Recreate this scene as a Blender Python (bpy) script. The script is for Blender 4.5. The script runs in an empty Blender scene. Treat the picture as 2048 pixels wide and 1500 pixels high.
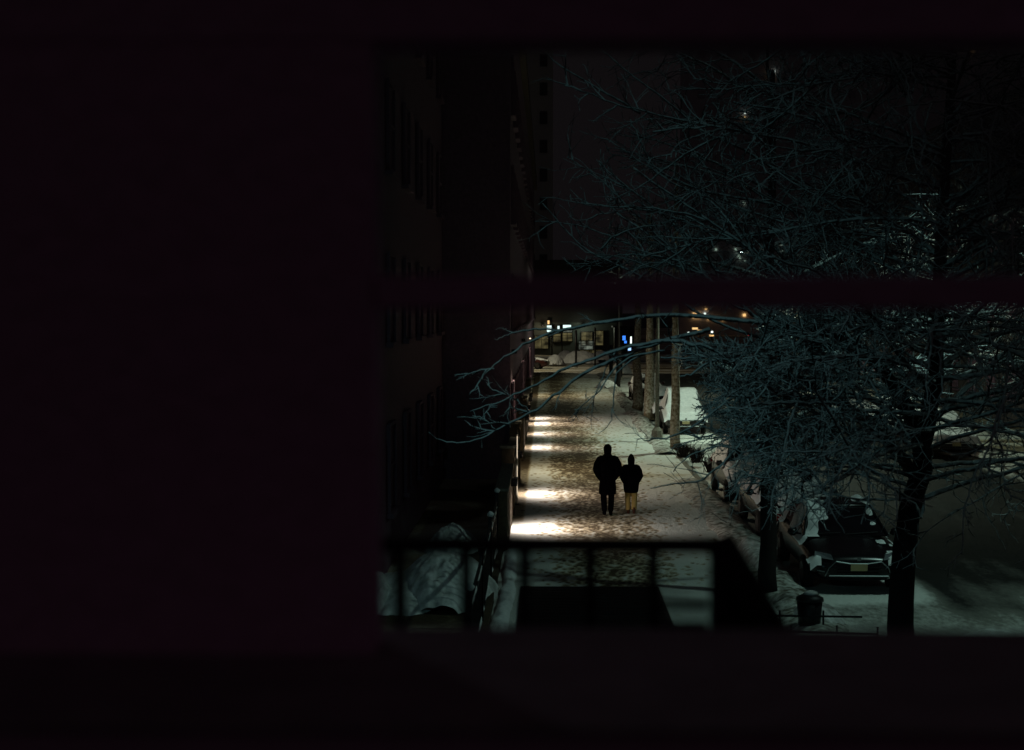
import bpy, math, random
import numpy as np
from mathutils import Vector, Matrix, noise
random.seed(7)
rng = np.random.default_rng(7)
R = math.radians
S = bpy.context.scene
COL = S.collection

# ------------------------------------------------------------------ camera, sky, exposure
FPX, VX, VY, CAMH = 2900.0, 1095.0, 620.0, 5.2
cam_d = bpy.data.cameras.new('camera')
cam = bpy.data.objects.new('camera', cam_d); COL.objects.link(cam)
cam.location = (0, 0, CAMH)
pitch = math.atan((750 - VY) / FPX); yaw = math.atan((VX - 1024) / FPX)
cam.rotation_euler = (math.pi / 2 - pitch, 0, yaw)
cam_d.lens = 80; cam_d.sensor_width = 2048 / FPX * 80
cam_d.clip_start = 0.05; cam_d.clip_end = 3000
cam_d.dof.use_dof = True; cam_d.dof.focus_distance = 37.0; cam_d.dof.aperture_fstop = 4.2
S.camera = cam

W = bpy.data.worlds.new('World'); S.world = W; W.use_nodes = True
bg = W.node_tree.nodes['Background']
bg.inputs['Color'].default_value = (0.0068, 0.0054, 0.0060, 1)
bg.inputs['Strength'].default_value = 1.0
S.view_settings.view_transform = 'Standard'; S.view_settings.look = 'None'
S.view_settings.exposure = 0; S.view_settings.gamma = 1
S.cycles.use_denoising = True
S.cycles.sample_clamp_indirect = 2.0
S.cycles.max_bounces = 6
S.cycles.caustics_reflective = False; S.cycles.caustics_refractive = False

def at(px, py, Y):
    """photo pixel at distance Y -> world point"""
    a = (px - 1024) / FPX; b = (750 - py) / FPX
    v = Vector((a, b, -1)); v.rotate(cam.rotation_euler)
    return Vector((0, 0, CAMH)) + v * (Y / v.y)
def ground(px, py, z=0.0):
    a = (px - 1024) / FPX; b = (750 - py) / FPX
    v = Vector((a, b, -1)); v.rotate(cam.rotation_euler)
    return Vector((0, 0, CAMH)) + v * ((z - CAMH) / v.z)

# ------------------------------------------------------------------ materials
def mat(name, col, rough=0.8, metal=0.0, noise_amt=0.0, nscale=5.0, bump=0.0, col2=None, emit=None, estr=0, spec=0.3, stretch=(1,1,1)):
    m = bpy.data.materials.new(name); m.use_nodes = True
    nt = m.node_tree; b = nt.nodes['Principled BSDF']
    b.inputs['Base Color'].default_value = (*col, 1); b.inputs['Roughness'].default_value = rough
    b.inputs['Metallic'].default_value = metal; b.inputs['Specular IOR Level'].default_value = spec
    if col2 or bump:
        tc = nt.nodes.new('ShaderNodeTexCoord'); mp = nt.nodes.new('ShaderNodeMapping')
        mp.inputs['Scale'].default_value = stretch
        nt.links.new(tc.outputs['Object'], mp.inputs[0])
        n = nt.nodes.new('ShaderNodeTexNoise'); n.inputs['Scale'].default_value = nscale
        n.inputs['Detail'].default_value = 5; nt.links.new(mp.outputs[0], n.inputs['Vector'])
        if col2:
            r = nt.nodes.new('ShaderNodeValToRGB')
            r.color_ramp.elements[0].position = 0.35; r.color_ramp.elements[0].color = (*col, 1)
            r.color_ramp.elements[1].position = 0.65; r.color_ramp.elements[1].color = (*col2, 1)
            nt.links.new(n.outputs['Fac'], r.inputs[0]); nt.links.new(r.outputs[0], b.inputs['Base Color'])
        if bump:
            bp = nt.nodes.new('ShaderNodeBump'); bp.inputs['Strength'].default_value = bump
            bp.inputs['Distance'].default_value = 0.03
            nt.links.new(n.outputs['Fac'], bp.inputs['Height']); nt.links.new(bp.outputs[0], b.inputs['Normal'])
    if emit:
        b.inputs['Emission Color'].default_value = (*emit, 1); b.inputs['Emission Strength'].default_value = estr
    return m

M = {}
M['snow'] = mat('snow', (.68,.70,.72), .85, bump=.6, nscale=9, col2=(.8,.81,.82))
M['dirty_snow'] = mat('dirty_snow', (.30,.29,.27), .9, bump=.8, nscale=6, col2=(.72,.73,.74))
M['pile_snow'] = mat('pile_snow', (.52,.56,.54), .9, bump=1.0, nscale=6, col2=(.86,.89,.90))
M['kerb_snow'] = mat('kerb_snow', (.10,.085,.06), .9, bump=.9, nscale=7, col2=(.60,.61,.58))
M['iron'] = mat('black_iron', (.012,.010,.012), .45, .3, bump=.2, nscale=40)
M['paint'] = mat('old_window_paint', (.95,.50,.82), .8, bump=.3, nscale=30, col2=(.88,.46,.75), spec=.1)
M['sill_paint'] = mat('weathered_sill', (.42,.30,.37), .9, bump=.4, nscale=14, col2=(.34,.24,.30), spec=.1)
M['brick'] = mat('dark_brick', (.18,.11,.15), .95, bump=.3, nscale=12, col2=(.14,.085,.115))
M['far_brick'] = mat('far_brick', (.07,.06,.06), .95)
M['frame_dark'] = mat('dark_window_frame', (.15,.09,.125), .9)
M['stone'] = mat('brownstone', (.10,.07,.045), .9, bump=.3, nscale=8, col2=(.06,.045,.03))
M['far_wall'] = mat('far_wall', (.10,.11,.10), .9, col2=(.07,.08,.075), nscale=.4)
M['asphalt'] = mat('asphalt', (.035,.033,.032), .8, bump=.4, nscale=20)
M['car_glass'] = mat('car_glass', (.006,.006,.008), .12, spec=.5)
M['tower_wall'] = mat('tower_wall', (.80,.74,.78), .95, bump=.2, nscale=.5, col2=(.66,.62,.66))
M['tower_glass'] = mat('tower_glass', (.5,.47,.5), .6, spec=.1)
M['glass_dark'] = mat('dark_glass', (.17,.105,.14), .9, 0, spec=.02)
M['car_black'] = mat('black_car_paint', (.008,.008,.010), .25, .2, spec=.5)
M['car_grey'] = mat('grey_car_paint', (.05,.045,.045), .3, .3, spec=.5)
M['car_red'] = mat('maroon_car_paint', (.07,.018,.015), .3, .2, spec=.5)
M['chrome'] = mat('chrome', (.22,.24,.25), .45, .9)
M['rubber'] = mat('rubber', (.012,.012,.012), .9)
M['plate'] = mat('number_plate', (.34,.28,.15), .5)
M['lamp_glass'] = mat('headlamp_glass', (.25,.27,.3), .1, .3, spec=.8)
M['steel'] = mat('bright_steel', (.75,.68,.58), .35, .9)
M['concrete'] = mat('concrete', (.20,.19,.16), .9, bump=.4, nscale=15, col2=(.13,.12,.10))
M['cloth'] = mat('black_cloth', (.0025,.0018,.003), 1.0, bump=.3, nscale=30, spec=.05)
M['cloth2'] = mat('charcoal_cloth', (.003,.002,.004), 1.0, bump=.3, nscale=30, spec=.05)
M['mustard'] = mat('mustard_cloth', (.52,.36,.13), .9, bump=.2, nscale=40, col2=(.42,.28,.09))
M['boot'] = mat('brown_boot', (.06,.018,.010), .7)
M['skin'] = mat('skin', (.35,.2,.14), .6)
M['hair'] = mat('dark_hair', (.01,.008,.008), .7)
def emi(name, col, s, vary=0):
    m = mat(name, (.02,.02,.02), emit=col, estr=s)
    if vary:
        nt = m.node_tree; n = nt.nodes.new('ShaderNodeTexNoise'); n.inputs['Scale'].default_value = vary; n.inputs['Detail'].default_value = 4
        tc = nt.nodes.new('ShaderNodeTexCoord'); nt.links.new(tc.outputs['Object'], n.inputs['Vector'])
        r = nt.nodes.new('ShaderNodeMapRange'); r.inputs['From Min'].default_value=.38; r.inputs['From Max'].default_value=.66; r.inputs['To Max'].default_value = s*1.8; r.inputs['To Min'].default_value = s*.08
        nt.links.new(n.outputs['Fac'], r.inputs['Value']); nt.links.new(r.outputs[0], nt.nodes['Principled BSDF'].inputs['Emission Strength'])
    return m
M['lum'] = emi('street_lamp_light', (.80,1.0,.96), 40)
M['warm_lens'] = emi('warm_lens', (1,.72,.42), 5)
M['strip'] = emi('strip_light', (1,.80,.58), 1.1)  # highlight on the entrance posts, made to glow though no lamp
M['win_white'] = emi('lit_white', (.72,.95,.90), 1.3)
M['win_warm'] = emi('lit_warm', (1,.62,.25), 1.1)
M['win_dim'] = emi('lit_dim_warm', (.50,.42,.18), .12, 1.1)
M['win_green'] = emi('lit_dim_green', (.45,.52,.42), .2, 1.4)
M['blue'] = emi('blue_light', (.05,.25,1), 1.2)
M['ice_blue'] = emi('ice_blue_light', (.35,.6,1), 1.6)
M['red'] = emi('red_light', (1,.03,.03), .6)
M['spark'] = emi('white_spark', (.85,1,.9), 1.6)
M['spark_dim'] = emi('white_spark_dim', (.55,.75,.6), .5)
M['amber'] = emi('amber_spark', (1,.6,.22), 1.2)

def branch_mat(name, snowcol, bark, lo, hi):
    m = bpy.data.materials.new(name); m.use_nodes = True; nt = m.node_tree; b = nt.nodes['Principled BSDF']
    b.inputs['Roughness'].default_value = .9; b.inputs['Specular IOR Level'].default_value = .1
    g = nt.nodes.new('ShaderNodeNewGeometry'); sx = nt.nodes.new('ShaderNodeSeparateXYZ')
    nt.links.new(g.outputs['Normal'], sx.inputs[0])
    tc = nt.nodes.new('ShaderNodeTexCoord')
    n = nt.nodes.new('ShaderNodeTexNoise'); n.inputs['Scale'].default_value = 11; n.inputs['Detail'].default_value = 3
    nt.links.new(tc.outputs['Object'], n.inputs['Vector'])
    ma = nt.nodes.new('ShaderNodeMath'); ma.operation = 'MULTIPLY_ADD'
    nt.links.new(n.outputs['Fac'], ma.inputs[0]); ma.inputs[1].default_value = 2.0; nt.links.new(sx.outputs['Z'], ma.inputs[2])
    mr = nt.nodes.new('ShaderNodeMapRange'); mr.inputs['From Min'].default_value = lo; mr.inputs['From Max'].default_value = hi
    nt.links.new(ma.outputs[0], mr.inputs['Value'])
    mx = nt.nodes.new('ShaderNodeMix'); mx.data_type = 'RGBA'
    nt.links.new(mr.outputs[0], mx.inputs['Factor']); mx.inputs['A'].default_value = (*bark, 1); mx.inputs['B'].default_value = (*snowcol, 1)
    nt.links.new(mx.outputs['Result'], b.inputs['Base Color'])
    return m
M['branch'] = branch_mat('snowy_branch', (.70,.76,.78), (.03,.031,.033), .65, 1.25)
M['bark_pale'] = branch_mat('pale_bark', (.42,.40,.34), (.16,.125,.08), .75, 1.35)  # bark colour lightened to paint warm lamplight on the farther trunks
M['bark'] = branch_mat('dark_bark', (.5,.55,.55), (.022,.018,.018), 1.6, 2.3)

def snow_ground_mat(dark=(.085,.060,.034), mid=(.44,.38,.27), nm='trodden_snow'):
    m = bpy.data.materials.new(nm); m.use_nodes = True; nt = m.node_tree; b = nt.nodes['Principled BSDF']
    b.inputs['Roughness'].default_value = .75; b.inputs['Specular IOR Level'].default_value = .25
    a = nt.nodes.new('ShaderNodeAttribute'); a.attribute_name = 'trod'
    tc = nt.nodes.new('ShaderNodeTexCoord')
    n = nt.nodes.new('ShaderNodeTexNoise'); n.inputs['Scale'].default_value = 9; n.inputs['Detail'].default_value = 8; n.inputs['Roughness'].default_value = .65
    mp = nt.nodes.new('ShaderNodeMapping'); mp.inputs['Scale'].default_value = (1,.45,1)
    nt.links.new(tc.outputs['Object'], mp.inputs[0]); nt.links.new(mp.outputs[0], n.inputs['Vector'])
    ma = nt.nodes.new('ShaderNodeMath'); ma.operation = 'MULTIPLY_ADD'; ma.inputs[1].default_value = .5
    nt.links.new(n.outputs['Fac'], ma.inputs[0]); nt.links.new(a.outputs['Fac'], ma.inputs[2])
    r = nt.nodes.new('ShaderNodeValToRGB'); cr = r.color_ramp
    cr.elements[0].position = .30; cr.elements[0].color = (.68,.69,.66,1)
    cr.elements[1].position = 1.1 if False else 1.0; cr.elements[1].color = (*dark,1)
    e = cr.elements.new(.62); e.color = (*mid,1)
    nt.links.new(ma.outputs[0], r.inputs[0]); nt.links.new(r.outputs[0], b.inputs['Base Color'])
    bp = nt.nodes.new('ShaderNodeBump'); bp.inputs['Strength'].default_value = .9; bp.inputs['Distance'].default_value = .04
    nt.links.new(n.outputs['Fac'], bp.inputs['Height']); nt.links.new(bp.outputs[0], b.inputs['Normal'])
    return m
M['trod'] = snow_ground_mat()
M['road'] = snow_ground_mat((.016,.016,.015),(.16,.155,.14),'slushy_road')

# ------------------------------------------------------------------ helpers
class MB:
    def __init__(s): s.v = []; s.f = []
    def box(s, x0, x1, y0, y1, z0, z1):
        o = len(s.v)
        s.v += [(x0,y0,z0),(x1,y0,z0),(x1,y1,z0),(x0,y1,z0),(x0,y0,z1),(x1,y0,z1),(x1,y1,z1),(x0,y1,z1)]
        s.f += [tuple(o+i for i in q) for q in ((0,3,2,1),(4,5,6,7),(0,1,5,4),(1,2,6,5),(2,3,7,6),(3,0,4,7))]
        return s
    def tube(s, pts, rad, k=5, cap=True):
        pts = [Vector(p) for p in pts]; n = len(pts); o = len(s.v)
        if not hasattr(rad, '__len__'): rad = [rad]*n
        for i in range(n):
            t = (pts[min(i+1,n-1)] - pts[max(i-1,0)])
            if t.length < 1e-9: t = Vector((0,0,1))
            t.normalize()
            if i == 0:
                ref = Vector((0,0,1)) if abs(t.z) < .95 else Vector((1,0,0))
                a = t.cross(ref).normalized()
            else:
                a = a - t*a.dot(t)
                a = a.normalized() if a.length > 1e-6 else t.orthogonal().normalized()
            b = t.cross(a)
            for j in range(k):
                th = 2*math.pi*j/k
                s.v.append(tuple(pts[i] + (a*math.cos(th)+b*math.sin(th))*rad[i]))
        for i in range(n-1):
            for j in range(k):
                s.f.append((o+i*k+j, o+i*k+(j+1)%k, o+(i+1)*k+(j+1)%k, o+(i+1)*k+j))
        if cap:
            s.f.append(tuple(o+j for j in range(k))[::-1]); s.f.append(tuple(o+(n-1)*k+j for j in range(k)))
        return s
    def rings(s, rings, k=16):   # (cx,cy,z,rx,ry)
        o = len(s.v); n = len(rings)
        for (cx,cy,z,rx,ry) in rings:
            for j in range(k):
                th = 2*math.pi*j/k; s.v.append((cx+rx*math.cos(th), cy+ry*math.sin(th), z))
        for i in range(n-1):
            for j in range(k): s.f.append((o+i*k+j, o+i*k+(j+1)%k, o+(i+1)*k+(j+1)%k, o+(i+1)*k+j))
        s.f.append(tuple(o+j for j in range(k))[::-1]); s.f.append(tuple(o+(n-1)*k+j for j in range(k)))
        return s
    def build(s, name, m, parent=None, smooth=False, bevel=0):
        me = bpy.data.meshes.new(name); me.from_pydata(s.v, [], s.f); me.update()
        o = bpy.data.objects.new(name, me); COL.objects.link(o)
        me.materials.append(m)
        if smooth:
            me.polygons.foreach_set('use_smooth', [True]*len(me.polygons))
        if parent: o.parent = parent
        if bevel:
            b = o.modifiers.new('Bevel', 'BEVEL'); b.width = bevel; b.segments = 2
        return o
def box(name, x0,x1,y0,y1,z0,z1, m, parent=None, bevel=0):
    return MB().box(x0,x1,y0,y1,z0,z1).build(name, m, parent, bevel=bevel)
def tag(o, label=None, cat=None, group=None, kind=None):
    if label: o['label'] = label
    if cat: o['category'] = cat
    if group: o['group'] = group
    if kind: o['kind'] = kind
    return o
def empty(name, loc=(0,0,0), label=None, cat=None, group=None, rz=0):
    o = bpy.data.objects.new(name, None); COL.objects.link(o); o.location = loc; o.rotation_euler = (0,0,rz)
    o.empty_display_size = .2
    return tag(o, label, cat, group)
def copy_tree(o, parent=None):
    c = o.copy(); COL.objects.link(c)
    if parent: c.parent = parent
    for ch in list(o.children): copy_tree(ch, c)
    return c
def grid_mesh(name, X, Y, Z, m, attr=None, parent=None, mask=None):
    ny, nx = Z.shape
    co = np.stack([X, Y, Z], -1).reshape(-1,3)
    idx = np.arange(ny*nx).reshape(ny,nx)
    q = np.stack([idx[:-1,:-1], idx[:-1,1:], idx[1:,1:], idx[1:,:-1]], -1)
    if mask is not None:
        keep = mask[:-1,:-1] | mask[:-1,1:] | mask[1:,1:] | mask[1:,:-1]
        q = q[keep]
    q = q.reshape(-1,4)
    me = bpy.data.meshes.new(name)
    me.vertices.add(len(co)); me.vertices.foreach_set('co', co.astype(np.float32).ravel())
    me.loops.add(q.size); me.loops.foreach_set('vertex_index', q.astype(np.int32).ravel())
    me.polygons.add(len(q)); me.polygons.foreach_set('loop_start', np.arange(0, q.size, 4, dtype=np.int32))
    me.polygons.foreach_set('use_smooth', np.ones(len(q), bool))
    me.update(calc_edges=True); me.validate()
    if attr is not None:
        a = me.attributes.new('trod', 'FLOAT', 'POINT'); a.data.foreach_set('value', attr.astype(np.float32).ravel())
    me.materials.append(m)
    o = bpy.data.objects.new(name, me); COL.objects.link(o)
    if parent: o.parent = parent
    return o
def vnoise(X, Y, s, seed=0):
    """smooth value noise, numpy"""
    r = np.random.default_rng(seed); G = r.random((256,256))
    x = X*s + 1000.37; y = Y*s + 1000.71
    xi = np.floor(x).astype(int); yi = np.floor(y).astype(int); fx = x-xi; fy = y-yi
    fx = fx*fx*(3-2*fx); fy = fy*fy*(3-2*fy)
    g = lambda a,b: G[a%256, b%256]
    return (g(xi,yi)*(1-fx)*(1-fy)+g(xi+1,yi)*fx*(1-fy)+g(xi,yi+1)*(1-fx)*fy+g(xi+1,yi+1)*fx*fy)
def sst(e0, e1, x):
    t = np.clip((x-e0)/(e1-e0), 0, 1); return t*t*(3-2*t)

# ------------------------------------------------------------------ ground
KERB, KERB2 = 4.75, 16.0
ROADZ = -0.13
def ground_sheet(name, x0, x1, y0, y1, dx, dy, z0, trodfn, m, hamp=.02, attr=True):
    xs = np.arange(x0, x1+dx*.5, dx); ys = np.arange(y0, y1+dy*.5, dy)
    X, Y = np.meshgrid(xs, ys)
    T = trodfn(X, Y, xs, ys)
    Z = z0 + hamp*(vnoise(X,Y,2.2,3)-.5) + hamp*.6*(vnoise(X,Y,7,4)-.5) - .018*np.clip(T,0,1)
    o = grid_mesh(name, X, Y, Z, m, T)
    return tag(o, kind='structure')

def walk_trod_shade(X, Y, xs, ys):
    T = np.zeros_like(X)
    dx = xs[1]-xs[0]; dy = ys[1]-ys[0]
    n = int(760*(ys[-1]-ys[0])/3)
    for _ in range(n):
        y = random.uniform(ys[0], ys[-1])
        u = random.random()
        if u < .80: x = random.gauss(1.25 - .012*(y-36), .72)
        elif u < .9: x = random.uniform(-.3, 4.5)
        else: x = random.gauss(3.0, .5)
        if x > 2.6 and random.random() < .70: continue
        if x < .15 and random.random() < .6: continue
        L = random.uniform(.09,.17); Wd = random.uniform(.04,.07); th = random.gauss(0,.28); d = random.uniform(.35,.95)
        if random.random() < .1: L *= 1.5; Wd *= 1.3
        i0 = max(0,int((y-.3-ys[0])/dy)); i1 = min(len(ys),int((y+.3-ys[0])/dy)+2)
        j0 = max(0,int((x-.3-xs[0])/dx)); j1 = min(len(xs),int((x+.3-xs[0])/dx)+2)
        if i1<=i0 or j1<=j0: continue
        px = X[i0:i1,j0:j1]-x; py = Y[i0:i1,j0:j1]-y
        a = px*math.cos(th)+py*math.sin(th); b = -px*math.sin(th)+py*math.cos(th)
        m = np.clip(1.25-1.1*((a/Wd)**2+(b/L)**2)**.5, 0, 1)*d
        T[i0:i1,j0:j1] = np.maximum(T[i0:i1,j0:j1], m)
    core = np.exp(-((X-1.25+.012*(Y-36))/1.0)**2)
    T += core*(.20*sst(.35,.7,vnoise(X,Y*.6,.9,11)) + .26*vnoise(X,Y*.6,3.4,12)+.02)
    T += .6*sst(-.52,-.66,X)*sst(34.8,36.5,Y)                     # bare wet strip along the wall
    T += .22*sst(74,77,Y)*sst(.2,.7,vnoise(X,Y,1.1,13)+.2)           # worn further up the block
    T += .35*np.exp(-((Y-73.5)/1.6)**2)*sst(3.2,2.0,X)  # shadow band past the last light pool, painted into the mask
    T += .25*np.exp(-((Y-49)/2.2)**2)*sst(3,0,X)  # shadow band at the gap between light pools, painted into the mask
    T += .5*np.exp(-(((X-(3.3+ .0*Y))/1.7)**2+((Y-45.6)/.55)**2))*(.4+vnoise(X,Y,3,14))
    T *= 1 - .85*sst(1.85,2.15,X)*sst(28.5,27,Y)
    return np.clip(T - .05, 0, 1.1)

ground_sheet('sidewalk', -.95, KERB-.16, 16, 78, .035, .07, 0.0, walk_trod_shade, M['trod'])
ground_sheet('sidewalk', -.95, KERB-.16, 77.97, 122, .06, .18, -.002, walk_trod_shade, M['trod'])
box('kerb', KERB-.17, KERB, 0, 122, -.25, .012, M['concrete']); tag(bpy.data.objects['kerb'], kind='structure')
def road_trod(X, Y, xs, ys):
    T = (.62+.4*vnoise(X*3,Y*.25,1,21))*sst(6.9,7.6,X)*sst(15.2,14.2,X)*sst(24.5,30,Y+1.2*vnoise(X,Y,.8,29)) + .35*sst(.35,.8,vnoise(X,Y,.6,22))
    for t in (8.4, 9.9, 11.3, 12.8): T += sst(22,34,Y)*.35*np.exp(-((X-t-.15*(vnoise(X,Y,.1,23)))/.2)**2)
    return np.clip(T-.05,0,1.1)
ground_sheet('road', KERB, KERB2, 0, 122, .12, .3, ROADZ, road_trod, M['road'], .03)
def far_trod(X, Y, xs, ys):
    return np.clip(.55*sst(.3,.8,vnoise(X*.3,Y*1.6,.5,31)) + .3*vnoise(X,Y,.7,32), 0, 1.1)
ground_sheet('cross_street', -60, 80, 122, 150, .5, .5, ROADZ, far_trod, M['trod'], .05)
ground_sheet('far_pavement', -60, 80, 150, 420, 1.5, 2.5, ROADZ+.12, far_trod, M['trod'], .05)
ground_sheet('opposite_sidewalk', KERB2, 21, 0, 122, .3, .5, 0, far_trod, M['trod'], .04)
box('ground', -700, 900, -100, 2400, -4, -.32, M['asphalt']); tag(bpy.data.objects['ground'], kind='structure')
ground_sheet('areaway_paving', -3.4, -.95, 4, 122, .12, .25, -.02, lambda X,Y,a,b: .7+.3*vnoise(X,Y,2,5)-.5*sst(.4,.7,vnoise(X,Y,.5,6)), M['trod'], .03)

# ------------------------------------------------------------------ vent grating in the pavement
vg = empty('pavement_grating', (0,0,0), 'dark steel vent grating let into the snowy pavement beside the iron fence', 'grating')
box('frame', -.50, 2.08, 20.5, 27.0, .006, .022, M['iron'], vg)
for r_ in range(5):
    y0 = 20.6 + r_*1.28
    for c_ in range(2):
        x0 = -.45 + c_*1.265
        mb = MB()
        for i in range(30): mb.box(x0+i*.0405, x0+i*.0405+.012, y0, y0+1.2, .025, .045)
        for i in range(5): mb.box(x0, x0+1.2, y0+.1+i*.25, y0+.12+i*.25, .027, .043)
        mb.build('grate', M['iron'], vg)

# ------------------------------------------------------------------ the street's buildings
def building(name, x0,x1,y0,y1,h, m, label, face, z_first=1.2, ww=1.1, wh=1.7, step=3.0, fl=3.4, lit=None, trim=None, rows=None, mw=None):
    """face: '+x','-x','-y' side that carries windows"""
    if mw: m = M[mw]; trim = m
    b = empty(name, ((x0+x1)/2,(y0+y1)/2,0), label, 'building')
    ox, oy = (x0+x1)/2,(y0+y1)/2
    box('wall', x0-ox,x1-ox,y0-oy,y1-oy,-.3,h, m, b)
    box('cornice', x0-ox-.25,x1-ox+.25,y0-oy-.25,y1-oy+.25,h-.6,h+.1, trim or M['stone'], b)
    nf = rows or int((h-1.5)/fl)
    L = (y1-y0) if face != '-y' else (x1-x0)
    n = int((L-1)/step)
    fm = bpy.data.meshes.new('window'); 
    def rect(cu, z0, w, hh, d0, d1):
        if face == '+x': return (x1-ox+d0, x1-ox+d1, cu-w/2, cu+w/2, z0, z0+hh)
        if face == '-x': return (x0-ox-d1, x0-ox-d0, cu-w/2, cu+w/2, z0, z0+hh)
        return (cu-w/2, cu+w/2, y0-oy-d1, y0-oy-d0, z0, z0+hh)
    protos = {}
    for f in range(nf):
        for i in range(n):
            cu = -L/2 + (i+.5)*L/n; z0 = z_first + f*fl
            key = (lit or {}).get((f,i), 'glass_dark')
            if key not in protos:
                w = MB().box(*rect(0,0,ww,wh,.0,.03)).build('window', M[key], b)
                fr = MB()
                fr.box(*rect(-ww/2,-.04,.08,wh+.08,.032,.09)).box(*rect(ww/2,-.04,.08,wh+.08,.032,.09))
                fr.box(*rect(0,wh/2,ww-.1,.06,.034,.08)).box(*rect(0,wh-.03,ww-.09,.08,.034,.09))
                fr.build('frame', M['frame_dark'], w)
                sl = MB().box(*rect(0,-.14,ww+.2,.1,.0,.16)).build('sill', M['frame_dark'], w)
                protos[key] = w
            else: w = copy_tree(protos[key], b)
            w.location = (0, cu, z0) if face != '-y' else (cu, 0, z0)
    return b
building('apartment_building', -12, -3.2, 4.5, 44, 17, M['brick'], 'near dark brick apartment block set back behind the iron fence and areaway', '+x')
building('apartment_building', -12, -1.15, 44.6, 124, 16, M['brick'], 'dark block at the kerbless left edge of the walk running up to the crossing', '+x')
building('apartment_building', 21.2, 32, 40, 121, 15, M['brick'], 'dark block across the road behind the snowy branches', '-x', mw='far_brick')

# ------------------------------------------------------------------ low wall with lamps, doorway posts, fence
lw = empty('low_wall', (-1.0, 45, 0), 'low dark stone wall with step lights along the bright edge of the walk', 'wall')
def lw_box(name, x0,x1,y0,y1,z0,z1,m): return box(name, x0+1,x1+1,y0-45,y1-45,z0,z1,m,lw, bevel=.01)
segs = [(31.0, 36.2), (38.2, 43.8), (51.5, 57.4), (58.3, 72.5)]
for a,b_ in segs: lw_box('wall_segment', -1.10, -.86, a, b_, -.1, 1.3, M['stone'])
for a,b_ in segs: lw_box('coping', -1.14, -.83, a-.02, b_+.02, 1.302, 1.36, M['concrete'])
for y in (36.7, 44.6, 50.2, 57.85, 73.0):
    q = empty('entry_pier', (-1.0, y, 0), {36.7:'dark square pier nearest the snowy iron fence',44.6:'dark pier beside the bare doorway gap',50.2:'dark pier past the doorway gap',57.85:'slim dark pier between the two far light pools',73.0:'last dark pier before the unlit stretch of the walk'}[y], 'pier', 'piers along the low wall')
    box('shaft', -.17,.17,-.2,.2,0,1.7, M['stone'], q, bevel=.015)
    box('cap', -.21,.21,-.24,.24,1.702,1.78, M['concrete'], q, bevel=.01)
lamps = [(34.3, 210), (40.8, 170), (54.8, 130), (60.8, 120), (66.2, 190), (69.5, 120)]
lab = ['nearest low step light pooling on the snow beyond the black rail','second step light glowing left of the tall walker','step light just past the dark gap in the wall','step light after the slim pier','brighter far step light by the tree shadow','last step light before the walk goes dark']
for i,(y,pw) in enumerate(lamps):
    t = empty('step_light', (-.86, y, 1.10), lab[i], 'lamp', 'step lights in the low wall')
    box('housing', 0.002, .05, -.16,.16,-.07,.10, M['iron'], t)
    box('lens', .052,.06,-.12,.12,-.05,.04, M['warm_lens'], t)
    MB().box(.0,.16,-.17,.17,.105,.12).box(.05,.15,-.17,-.155,-.06,.105).box(.05,.15,.155,.17,-.06,.105).build('hood', M['iron'], t)
    ld = bpy.data.lights.new('step_light_beam','SPOT'); ld.energy = pw*2.3; ld.color = (1,.86,.74); ld.spot_size = R(138); ld.spot_blend = 1.0; ld.shadow_soft_size = .14
    lo = bpy.data.objects.new('bulb', ld); COL.objects.link(lo); lo.parent = t; lo.location = (.09,0,0)
    lo.rotation_euler = (0, R(-34), 0)

for i,(y,pw,lb) in enumerate(((46.5,560,'first shaded wall light high on the dark block over the doorway gap'),(64,260,'second shaded wall light over the far light pools'),(88,420,'far wall light showing as a small pinkish dot on the dark block'))):
    t = empty('wall_light', (-1.15, y, 3.9 if i<2 else 3.5), lb, 'lamp', 'wall lights on the dark block')  # first two are added to brighten the walk; only the last is seen
    MB().box(.0,.16,-.12,.12,.0,.04).box(.0,.02,-.12,.12,-.10,0).build('housing', M['iron'], t)
    MB().rings([(.10,0,-.05,.03,.03),(.10,0,-.003,.045,.045)],10).build('lens', M['warm_lens'], t)
    if i<2: MB().box(.02,.17,-.14,-.125,-.09,.0).build('side_shade', M['iron'], t)
    ld = bpy.data.lights.new('wall_light_beam','SPOT'); ld.energy = pw; ld.color = (1,.90,.62); ld.spot_size=R(150); ld.spot_blend=.9; ld.shadow_soft_size=.1
    lo = bpy.data.objects.new('bulb', ld); COL.objects.link(lo); lo.parent=t; lo.location=(.2,0,-.12); lo.rotation_euler=(0,R(-52),0)

# bright steel posts of the entrance
for (px,y0p,y1p,d,lb) in ((1034,868,1012,38.6,'taller entrance post with a glowing strip beside the low wall'),(1026,912,1008,39.2,'shorter entrance post with a glowing strip behind the taller one')):
    g_ = at(px, y1p, d); h_ = at(px, y0p, d).z
    p_ = empty('entrance_post', (g_.x, d, 0), lb, 'post')
    MB().tube([(0,0,0),(0,0,h_)], .022, 8).build('tube', M['steel'], p_)
    MB().tube([(.006,-.025,.25),(.006,-.025,h_*(.55 if px>1030 else .93))], .009, 6).tube([(.006,-.025,h_*.66),(.006,-.025,h_-.05)], .009 if px>1030 else .001, 6).build('light_strip', M['strip'], p_)  # emissive tubes stand in for the highlight on the lit edge
    MB().tube([(0,0,h_),(0,0,h_+.04)], .035, 8).build('finial', M['iron'], p_)
    MB().tube([(0,0,.0),(0,0,.03)], .06, 8).build('base', M['iron'], p_)

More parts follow.
